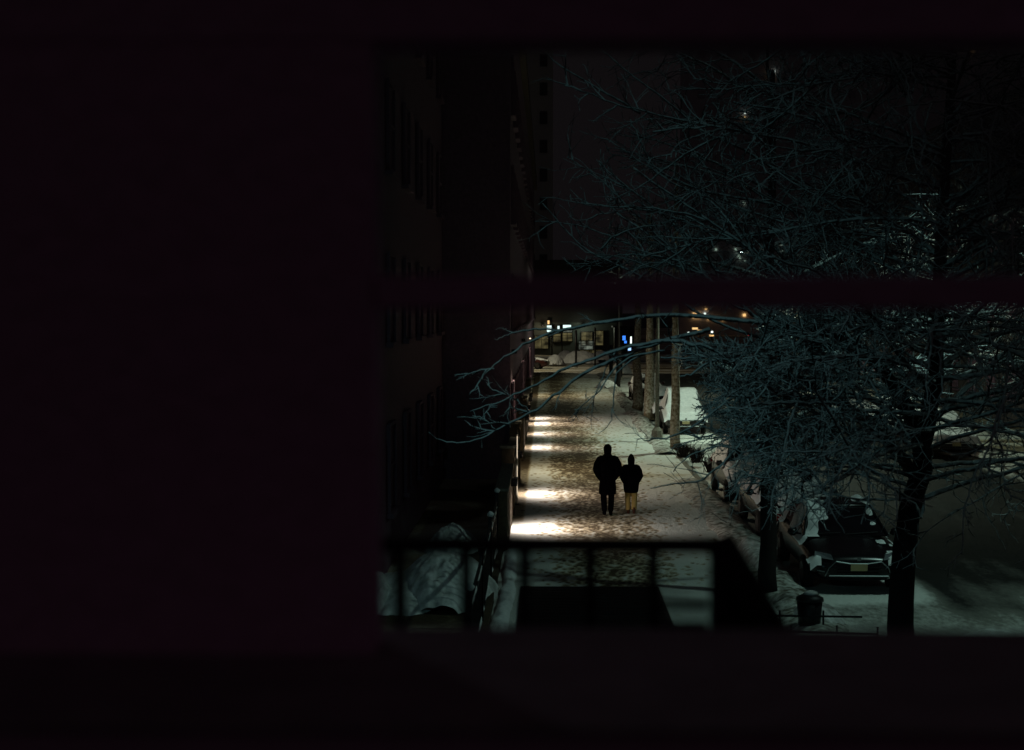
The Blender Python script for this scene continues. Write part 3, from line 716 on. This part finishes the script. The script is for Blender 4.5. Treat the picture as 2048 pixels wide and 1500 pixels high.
# ------------------------------------------------------------------ tree guard and street bits at lower right
g0 = ground(1610,1275)
tg = empty('tree_guard', (b1.x-.1, 22.2, 0), 'low iron tree guard half buried in snow left of the nearest trunk', 'tree guard')
mb = MB()
for z in (.28,): mb.tube([(-1.3,0,z),(.7,-.1,z-.03)],.018,6).tube([(-1.3,1.1,z),(.7,1.0,z)],.018,6).tube([(-1.3,0,z),(-1.3,1.1,z)],.018,6)
mb.build('rail', M['iron'], tg)
for x,y in ((-1.3,0),(-.6,0),(.1,0),(.7,-.1),(-1.3,1.1),(-.6,1.1),(.1,1.1)): MB().tube([(x,y,-.02),(x,y,.36)],.016,6).build('picket', M['iron'], tg)
bn = ground(1625,1262)
bt = empty('litter_bin', (bn.x-.05, bn.y, 0), 'squat dark litter bin with snow on its lid beside the tree guard', 'bin')
MB().rings([(0,0,0,.17,.17),(0,0,.5,.21,.21)],14).build('body', M['iron'], bt, True)
MB().rings([(0,0,.5,.23,.23),(0,0,.55,.22,.22),(0,0,.60,.12,.12)],14).build('lid', M['iron'], bt, True)
MB().rings([(.02,.02,.60,.13,.11),(.02,.02,.64,.10,.09),(.02,.02,.66,.03,.03)],12).build('snow_cap', M['dirty_snow'], bt, True)
tag(lump('snow_mound', 4.55, 24.3, .45, .8, .28, M['dirty_snow'], 51), 'lumpy shovelled snow beside the litter bin and tree guard', 'snow heap')
tag(lump('snow_mound', 6.9, 22.0, .9, 1.0, .3, M['dirty_snow'], 53), 'shovelled snow heap in the road right of the nearest trunk', 'snow heap')
tag(lump('snow_mound', 4.35, 30.2, .35, 2.2, .30, M['dirty_snow'], 54), 'long white snowbank between the walk and the black car', 'snow heap')
# planting bed with dark shrubs by the kerb
def shrub(x,y,r,h,label,seed,group='dark shrubs in the kerbside bed'):
    rd = random.Random(seed); mb = MB()
    for i in range(160):
        a = rd.uniform(0,6.28); e = rd.uniform(.3,1.0); L = h*rd.uniform(.6,1.1)
        p0 = Vector((rd.gauss(0,r*.25),rd.gauss(0,r*.25),0)); d = Vector((math.cos(a)*r*e,math.sin(a)*r*e,L))
        mid = p0+d*.5+Vector((rd.gauss(0,.05),rd.gauss(0,.05),.05)); mb.tube([p0,mid,p0+d],[.012,.010,.005],4,cap=False)
    o = mb.build('shrub', M['bark'], None); o.location=(x,y,0)
    return tag(o,label,'shrub',group)
for k,(px,py) in enumerate(((1462,1000),(1440,965),(1415,945),(1385,925),(1360,915))):
    g = ground(px,py); shrub(g.x+.12,g.y,.32,.5,['nearest dark shrub at the kerbside edge of the walk','second dark shrub from the black car along the kerb','middle dark shrub in the kerbside row','fourth dark shrub along the kerb','dark shrub closest to the pale ringed tree'][k],60+k)

# ------------------------------------------------------------------ the crossing and beyond
def simple(name,cat,label,loc,parts,group=None,rz=0):
    e = empty(name,loc,label,cat,group,rz)
    for p in parts:
        nm,m,*b = p
        box(nm,*b,M[m],e)
    return e
# storefront building across the crossing (x 1072-1245, y 640-700)
D = 168
def xz(px,py,D=D):
    p = at(px,py,D); return p.x, p.z
sf = empty('corner_store', (0,D,0), 'pale lit corner store across the crossing with white and yellowish windows', 'building')
x0,_ = xz(1060,690); x1,_ = xz(1245,690)
box('wall', x0-8, x1, .3, 14, -.2, 3.75, M['far_wall'], sf); box('upper_wall', x0-8, x1, .32, 14, 3.752, 11, M['asphalt'], sf)
def pane(nm, m, a, b, c_, d_):
    X0,Z1 = xz(a,b); X1,Z0 = xz(c_,d_); w = box(nm, X0,X1,.0,.295,Z0,Z1,M[m],sf)
    fr = MB(); t=.08
    n_ = max(1, int((X1-X0)/.55))
    for i_ in range(1, n_): fr.box(X0+(X1-X0)*i_/n_-.03, X0+(X1-X0)*i_/n_+.03, -.05,-.005, Z0,Z1)
    if Z1-Z0 > .6: fr.box(X0,X1,-.052,-.006,Z0+(Z1-Z0)*.68,Z0+(Z1-Z0)*.68+.05)
    fr.box(X0-t,X0-.01,-.06,.29,Z0-t,Z1+t).box(X1+.01,X1+t,-.06,.29,Z0-t,Z1+t).box(X0,X1,-.06,.29,Z1+.01,Z1+t).box(X0,X1,-.06,.29,Z0-t,Z0-.01).build('frame', M['iron'], w)
pane('window','win_white',1094,651,1103,664); pane('window','win_warm',1095,641,1099,648)
pane('window','win_white',1115,652,1119,658); pane('window','win_white',1126,650,1142,656)
pane('window','win_green',1126,659,1144,664)
pane('shop_window','win_dim',1070,672,1096,697); pane('shop_window','win_dim',1107,668,1121,684)
pane('shop_window','win_dim',1125,666,1144,682); pane('shop_window','win_dim',1163,664,1184,690); pane('shop_window','win_dim',1191,662,1206,690)
pane('shop_window','win_green',1158,682,1186,699)
pane('sign','win_dim',1160,700,1206,706)
# glow of the store front on the crossing
for (px,d,e,cl) in ((1085,160,50,(1,.85,.55)),(1170,160,45,(.85,1,.75))):
    p = at(px,650,d); ld = bpy.data.lights.new('storefront_lamp','POINT'); ld.energy=e; ld.color=cl; ld.shadow_soft_size=.3
    q = empty('wall_lamp', (p.x,D-.35,4.2), 'wall lamp over the corner store '+('door at its left end' if px<1100 else 'windows at its right end'), 'lamp')
    q.location.z = 3.3
    MB().rings([(0,0,0,.12,.12),(0,0,.2,.2,.2)],10).build('shade', M['iron'], q)
    lo = bpy.data.objects.new('bulb', ld); COL.objects.link(lo); lo.parent=q; lo.location=(0,-.9,-.2)
# poles, hydrant-like posts, walkers' signals near the crossing
def pole(px,ytop,ybase,label,r=.09,m='iron',cat='post'):
    g = ground(px,ybase); z = at(px,ytop,g.y).z
    e = empty('sign_post',(g.x,g.y,0),label,cat,'posts at the crossing')
    MB().tube([(0,0,0),(0,0,z)],r,8).build('shaft',M[m],e,True)
    MB().rings([(0,0,0,r*1.8,r*1.8),(0,0,.25,r*1.2,r*1.2)],8).build('base',M['concrete'],e)
    return e
pole(1152,660,735,'dark post in front of the corner store windows',.10)
pole(1190,655,738,'slim dark post right of the corner store window',.08)
pole(1104,668,715,'left thin post before the corner store',.07)
pole(1124,660,716,'pale thin post before the corner store',.07,'concrete')
pole(1222,690,752,'dark stout post left of the far tree trunks',.15)
pole(1240,690,760,'dark stout post beside the thin far tree',.17)
g=ground(1090,735)
c = car('dark reddish car at the corner with a snow-capped roof','car_red',.6,31); c.location=(g.x+.3,g.y,ROADZ+.01); c.rotation_euler=(0,0,R(80)); 
c['group']='cars near the crossing'
for k,(px,py,rx,ry,h) in enumerate(((1132,722,1.2,2.0,1.0),(1162,725,1.9,2.2,1.2),(1200,722,1.5,2,1.0),(1110,728,.9,1.5,.9),(1240,745,1.0,1.5,.8),(1215,775,.8,1.2,.5))):
    g=ground(px,py); tag(lump('snow_mound', g.x,g.y,rx,ry,h,M['snow'],70+k), ['rounded snowbank at the crossing left of the dark post','largest rounded snowbank at the crossing','snowbank at the crossing near the slim post','snowbank by the reddish corner car','snowbank under the blue lights','low snow heap on the walk before the crossing'][k],'snow heap','snowbanks at the crossing')
# blue shop lights
for (px,py,w,h,m,lb) in ((1248,676,6,9,'blue','blue neon light, the left one of the pair past the crossing'),(1262,680,3,14,'spark','white strip light above the icy blue light'),(1259,697,6,8,'ice_blue','icy blue light low beside the far trunk'),
                         (1251,684,5,5,'blue','small blue glow under the left blue neon')):
    p = at(px,py,150); s_ = 150/FPX
    e = empty('neon_light',(p.x,150,p.z),lb,'light'); box('tube',-w*s_/2,w*s_/2,-.05,0,-h*s_/2,h*s_/2,M[m],e); box('backing',-w*s_/2-.05,w*s_/2+.05,.02,.08,-h*s_/2-.05,h*s_/2+.05,M['iron'],e)
kx = at(1254,690,150.4)
kk = empty('kiosk',(kx.x,150.2,0),'dark kiosk carrying the blue lights past the crossing','kiosk')
box('wall',-1.3,1.3,0,2.2,-.1,3.4,M['iron'],kk); box('roof',-1.5,1.5,-.2,2.4,3.402,3.55,M['iron'],kk); 
# distant avenue lights, warm
fb = empty('distant_building',(0,300,0),'distant dark building with a row of warm lit windows over the far traffic','building')
X0,_=xz(1360,630,300); X1,_=xz(1520,630,300)
box('wall',X0,X1,.4,12,-.2,9,M['tower_wall'],fb)
def fp(nm,m,px,py,w,h,D_=300,par=None,off=.0):
    p=at(px,py,D_); s_=D_/FPX; return box(nm,p.x-w*s_/2,p.x+w*s_/2,off,.38+off,p.z-h*s_/2,p.z+h*s_/2,M[m],par)
for i in range(4): fp('window','win_warm',1387+i*4.6,630+abs(i-1.5)*.6,2.2,11,300,fb)
fp('window','spark',1410,627,3,3,300,fb); fp('window','amber',1412,618,3,3,300,fb)
for px,py in ((1417,638),(1428,637),(1446,640)): fp('window','amber',px,py,2,3,300,fb)
fp('window','amber',1489,630,5,5,300,fb)
g = ground(1405,668)
for k,(px,py,w,h,m) in enumerate(((1390,657,11,4,'win_warm'),(1400,662,10,5,'win_warm'),(1377,666,4,4,'spark'),(1424,664,4,4,'spark'),(1423,671,9,3,'amber'),(1497,669,3,4,'red'))):  # the win_warm boxes glow in place of lit road and headlights
    D_=250; p=at(px,py,D_); s_=D_/FPX
    e=empty('traffic_light_glow' if 0 else 'distant_lamp',(p.x,D_,p.z),['warm far shop lamp, upper left of the cluster','warm far shop lamp, lower in the cluster','small white far light left of the warm cluster','small white far light right of the warm cluster','low amber far light under the cluster','lone red far tail light'][k],'lamp','far lights down the avenue')
    box('lens',-w*s_/2,w*s_/2,-.05,0,-h*s_/2,h*s_/2,M[m],e); box('housing',-w*s_/2-.03,w*s_/2+.03,.01,.2,-h*s_/2-.03,h*s_/2+.03,M['iron'],e)
    MB().tube([(0,.1,-p.z),(0,.1,-h*s_/2)],.05,5).build('pole',M['iron'],e)
# towers far off with a few lit windows
tw = empty('tower_block',(0,400,0),'far tower block rising behind the branches with scattered lit windows','building')
X0,_=xz(1380,300,400); X1,_=xz(2080,300,400)
box('wall',X0,X1,.6,30,-.3,98,M['tower_wall'],tw)
for f_ in range(8):
    for i in range(14):
        if (f_*5+i*3)%7==0: continue
        xx = X0+3+i*(X1-X0-6)/13; MB().box(xx-1,xx+1,.45,.598,8+f_*11,8+f_*11+2).build('window',M['tower_glass'],tw)
for px,py,w,m in ((1541,149,3,'amber'),(1549,142,2.4,'spark'),(1543,146,2,'amber'),(1490,225,3,'spark'),(1489,234,2,'amber'),(1488,406,4,'spark_dim'),(1943,101,2.5,'amber'),(1432,499,4,'spark_dim'),(1563,488,4,'spark_dim'),(1567,503,5,'spark_dim'),(1570,509,4,'spark_dim'),(1528,497,3,'spark_dim'),(1526,520,3,'spark_dim'),(1500,500,4,'spark_dim'),
                  (1472,498,4,'spark_dim'),(1475,503,4,'spark_dim'),(1477,508,4,'spark_dim'),(1478,513,4,'spark_dim'),(1480,518,4,'spark_dim'),(1490,522,3,'spark_dim')):
    fp('window',m,px,py,w,w,400,tw,.0)
pb = empty('pale_block',(0,230,0),'faint grey-green block beyond the crossing behind the upper boughs','building')
X0,_=xz(1020,300,230); X1,_=xz(1106,300,230)
M['pale_render']=mat('pale_render',(.8,.85,.75),.9)
box('wall',X0,X1,.3,20,-.3,60,M['pale_render'],pb)
for f_ in range(8):
    for i in range(2):
        xx=X0+1.5+i*(X1-X0-3)/1; MB().box(xx-.6,xx+.6,.2,.298,12+f_*4.5,14+f_*4.5).build('window',M['far_wall'],pb)

# ------------------------------------------------------------------ the two walkers
def skin_body(name, J, E, parent, m, sub=2):
    me = bpy.data.meshes.new(name); keys=list(J); idx={k:i for i,k in enumerate(keys)}
    me.from_pydata([J[k][0] for k in keys],[(idx[a],idx[b]) for a,b in E],[]); me.update(); me.materials.append(m)
    o = bpy.data.objects.new(name, me); COL.objects.link(o); o.parent=parent
    sk = o.modifiers.new('Skin','SKIN'); sk.use_smooth_shade=True
    for i,k in enumerate(keys):
        r = J[k][1]; me.skin_vertices[0].data[i].radius = (r,r) if not isinstance(r,tuple) else r
    me.skin_vertices[0].data[idx['pelvis']].use_root = True
    ss = o.modifiers.new('Subdivision','SUBSURF'); ss.levels=sub; ss.render_levels=sub
    return o
def fuse(o, v=.016, it=6):
    r = o.modifiers.new('Remesh','REMESH'); r.mode='VOXEL'; r.voxel_size=v; r.use_smooth_shade=True
    s = o.modifiers.new('Smooth','SMOOTH'); s.iterations=it; s.factor=.5
def person(loc, H, label, coat, shoulder, elbow, stepL, stepR, trouser, boot, hood, long):
    k = H/1.8
    root = empty('person', loc, label, 'person')
    V = lambda x,y,z: (x*k,y*k,z*k)
    J = {'pelvis':(V(0,0,.95),.13*k),'belly':(V(0,0,1.1),.125*k),'chest':(V(0,.01,1.3),.14*k),'neck0':(V(0,.01,1.47),.075*k),'neck':(V(0,.015,1.53),.055*k),
         'skull0':(V(0,.03,1.62),(.068*k,.08*k)),'skull':(V(0,.025,1.72),(.074*k,.088*k)),'crown':(V(0,.02,1.77),(.05*k,.06*k)),'nose':(V(0,.135,1.66),.012*k),'chin':(V(0,.10,1.58),.028*k)}
    E = [('pelvis','belly'),('belly','chest'),('chest','neck0'),('neck0','neck'),('neck','skull0'),('skull0','skull'),('skull','crown'),('skull0','nose'),('skull0','chin')]
    legs = {}
    for s,n,(hy,ky,ay,az) in ((-1,'l',stepL),(1,'r',stepR)):
        J['hip'+n]=(V(s*.095,0,.88),.09*k); J['knee'+n]=(V(s*.10,ky,.49+az*.3),.058*k); J['ank'+n]=(V(s*.085,ay,.09+az),.04*k); J['toe'+n]=(V(s*.10,ay+.15,.035+az*.5),.035*k)
        E += [('pelvis','hip'+n),('hip'+n,'knee'+n),('knee'+n,'ank'+n),('ank'+n,'toe'+n)]
        J['sho'+n]=(V(s*.17*shoulder,.0,1.44),.06*k); J['elb'+n]=(V(s*.25*elbow,-.05,1.18),.02*k); J['wri'+n]=(V(s*(.20 if elbow<1.2 else .225),.08,.98),.03*k); J['hand'+n]=(V(s*.16,.12,.89),(.022*k,.042*k))
        E += [('chest','sho'+n),('sho'+n,'elb'+n),('elb'+n,'wri'+n),('wri'+n,'hand'+n)]
        legs[n]=[J[a+n][0] for a in ('hip','knee','ank','toe')]
        for f_ in range(4):
            J['f%d%s'%(f_,n)]=(V(s*(.145+.004*f_),.10+.018*f_,.82-.004*abs(f_-1.5)),.009*k); J['g%d%s'%(f_,n)]=(V(s*(.135+.004*f_),.115+.018*f_,.785),.008*k)
            E += [('hand'+n,'f%d%s'%(f_,n)),('f%d%s'%(f_,n),'g%d%s'%(f_,n))]
        J['t'+n]=(V(s*.13,.16,.88),.010*k); E += [('hand'+n,'t'+n)]
    skin_body('body', J, E, root, M['skin'])
    # trousers
    for n in 'lr':
        h_,kn,an,to = [Vector(p) for p in legs[n]]
        mb = MB().tube([h_+Vector((0,0,.06)), h_, h_.lerp(kn,.5), kn, kn.lerp(an,.5), an+Vector((0,0,.02))],[.10*k,trouser[1]*k,trouser[1]*.92*k,trouser[2]*k,trouser[2]*.95*k,trouser[3]*k],14)
        if n=='l': T_=mb
        else: T_.v, T_.f = T_.v+mb.v, T_.f+[tuple(i+len(T_.v) for i in f) for f in mb.f]
    t_=T_.build('trousers', M[trouser[0]], root, True); fuse(t_, .014, 4)
    for n in 'lr':
        h_,kn,an,to = [Vector(p) for p in legs[n]]
        b_=MB().tube([an+Vector((0,-.02,.09)), an+Vector((0,-.02,-.0)), an+Vector((0,-.045,-.045)), an.lerp(to,.6)+Vector((0,0,-.0)), to+Vector((0,.05,0))],[.055*k,.056*k,.048*k,.046*k,.03*k],10).build('boot', M[boot], root, True); fuse(b_,.012,4)
    # coat
    mb = MB()
    prof = long
    mb.rings([(0,cy*k,z*k,rx*k,ry*k) for (z,rx,ry,cy) in prof], 24)
    for s in (-1,1):
        n = 'l' if s<0 else 'r'
        sh,el,wr = Vector(J['sho'+n][0]),Vector(J['elb'+n][0]),Vector(J['wri'+n][0])
        mb.tube([sh+Vector((-s*.06,0,.02)), sh, sh.lerp(el,.5)+Vector((s*.015,0,0)), el, el.lerp(wr,.5), wr, Vector(J['hand'+n][0])],[.09*k,.10*k,.10*k,.098*k,.088*k,.070*k,.05*k],12)
    c_ = mb.build('coat', M[coat], root, True); fuse(c_, .015, 12)
    hd = MB().rings([(0,cy*k,z*k,rx*k,ry*k) for (z,rx,ry,cy) in hood],18)
    h_=hd.build('hood', M[coat], root, True); fuse(h_, .012, 3)
    return root
gA = ground(1215,1030); gB = ground(1262,1026)
person((gA.x,gA.y,-.02), 1.80, 'taller walker in a long dark coat seen from behind with hands in pockets', 'cloth', 1.12,1.17, (0,-.03,-.16,.04),(0,.10,.09,.0),
       ('cloth',.100,.082,.068),'cloth',
       [(1.50,.11,.11,.0),(1.56,.086,.10,.01),(1.62,.096,.11,.015),(1.69,.106,.12,.015),(1.75,.102,.115,.012),(1.80,.074,.085,.01),(1.83,.03,.04,.01)],
       [(.55,.225,.17,0),(.70,.222,.165,0),(.90,.205,.155,0),(1.05,.20,.15,0),(1.25,.225,.16,0),(1.40,.225,.15,0),(1.50,.17,.12,0),(1.56,.10,.10,.0),(1.60,.085,.09,.01)])
person((gB.x,gB.y,-.02), 1.49, 'shorter walker in a dark puffy jacket and mustard trousers beside the tall one', 'cloth2', 1.1,1.12, (0,.08,.06,.0),(0,-.02,-.12,.03),
       ('mustard',.108,.092,.086),'boot',
       [(1.45,.13,.12,.0),(1.52,.098,.11,.0),(1.60,.108,.12,.0),(1.68,.116,.13,.01),(1.75,.098,.115,.01),(1.82,.06,.07,.0),(1.86,.03,.04,-.01)],
       [(.66,.215,.17,0),(.78,.235,.19,0),(.92,.25,.2,0),(1.10,.255,.2,0),(1.28,.235,.19,0),(1.40,.20,.16,0),(1.49,.13,.12,.0),(1.54,.10,.10,.0)])

# ------------------------------------------------------------------ what the camera looks past: sash window and iron guard
WY = 1.6
zt = lambda py,Y: at(1024,py,Y).z
xt = lambda px,Y: at(px,750,Y).x
wf = empty('sash_window', (0,WY,0), 'out-of-focus dark sash window frame we look through', 'window frame')
box('sill', -2.2,1.4,-.30,.12, zt(1302,WY)-.006, zt(1302,WY), M['sill_paint'], wf, .002); box('apron', -2.2,1.4,-.29,.10, zt(1302,WY)-.45, zt(1302,WY)-.008, M['paint'], wf, .004)
box('head_rail', -1.6,1.4,-.03,.05, zt(92,WY), zt(92,WY)+.35, M['paint'], wf, .004)
box('meeting_rail', xt(752,WY)+.001,1.4,-.025,.02, zt(618,WY), zt(553,WY), M['paint'], wf, .004)
box('stile', -1.602,xt(752,WY),-.03,.05, zt(1302,WY)+.001, zt(92,WY)-.001, M['paint'], wf); box('stile', 1.402,1.55,-.05,.05, 4.2, 6.1, M['paint'], wf)
gm = bpy.data.materials.new('dusty_glass'); gm.use_nodes=True; nt=gm.node_tree; nt.nodes.clear()
o_=nt.nodes.new('ShaderNodeOutputMaterial'); tb=nt.nodes.new('ShaderNodeBsdfTransparent'); tb.inputs[0].default_value=(.82,.84,.84,1)
gl=nt.nodes.new('ShaderNodeBsdfGlossy'); gl.inputs['Roughness'].default_value=.05; mx=nt.nodes.new('ShaderNodeMixShader'); mx.inputs[0].default_value=.04
nt.links.new(tb.outputs[0],mx.inputs[1]); nt.links.new(gl.outputs[0],mx.inputs[2]); nt.links.new(mx.outputs[0],o_.inputs[0])
box('pane', xt(752,WY)+.001,1.4,-.004,.0, zt(553,WY)+.001, zt(92,WY)-.001, gm, wf)
# room wall around the window
box('room_wall', -3.2,-1.76,WY-.1,WY+.1, 3.0,7.5, M['paint']); 
rw = bpy.data.objects['room_wall']; rw['kind']='structure'

GY = 2.0
ir = empty('window_guard', (0,GY,0), 'blurred black iron guard rail outside the window with upright bars', 'railing')
box('top_rail', xt(700,GY), xt(1450,GY), -.018,.018, zt(1102,GY), zt(1076,GY), M['iron'], ir, .004)
for px in (800,932,1050,1182,1308):
    box('baluster', xt(px-11,GY), xt(px+11,GY), -.010,.010, zt(1300,GY)-.1, zt(1100,GY), M['iron'], ir)
box('corner_post', xt(1424,GY), xt(1462,GY), -.02,.02, zt(1300,GY)-.1, zt(1090,GY), M['iron'], ir, .004)
mb = MB(); a0=at(1440,1085,GY); a1=at(1580,1320,GY-.1); a0.y-=GY; a1.y-=GY
mb.tube([a0,a1],.022,8).build('brace', M['rustpaint'] if 'rustpaint' in M else M['iron'], ir)
# stair treads beneath the brace
for i in range(6):
    px0=1462; px1=1480+i*20; py=1135+i*30
    box('tread', xt(px0,GY)+.001, xt(px1,GY), -.01,.10, zt(py+24,GY), zt(py,GY), M['iron'], ir)
for py in (1214,1256): box('slat', xt(1318,GY), xt(1424,GY)-.001, .02,.04, zt(py+8,GY), zt(py-3,GY), M['iron'], ir)
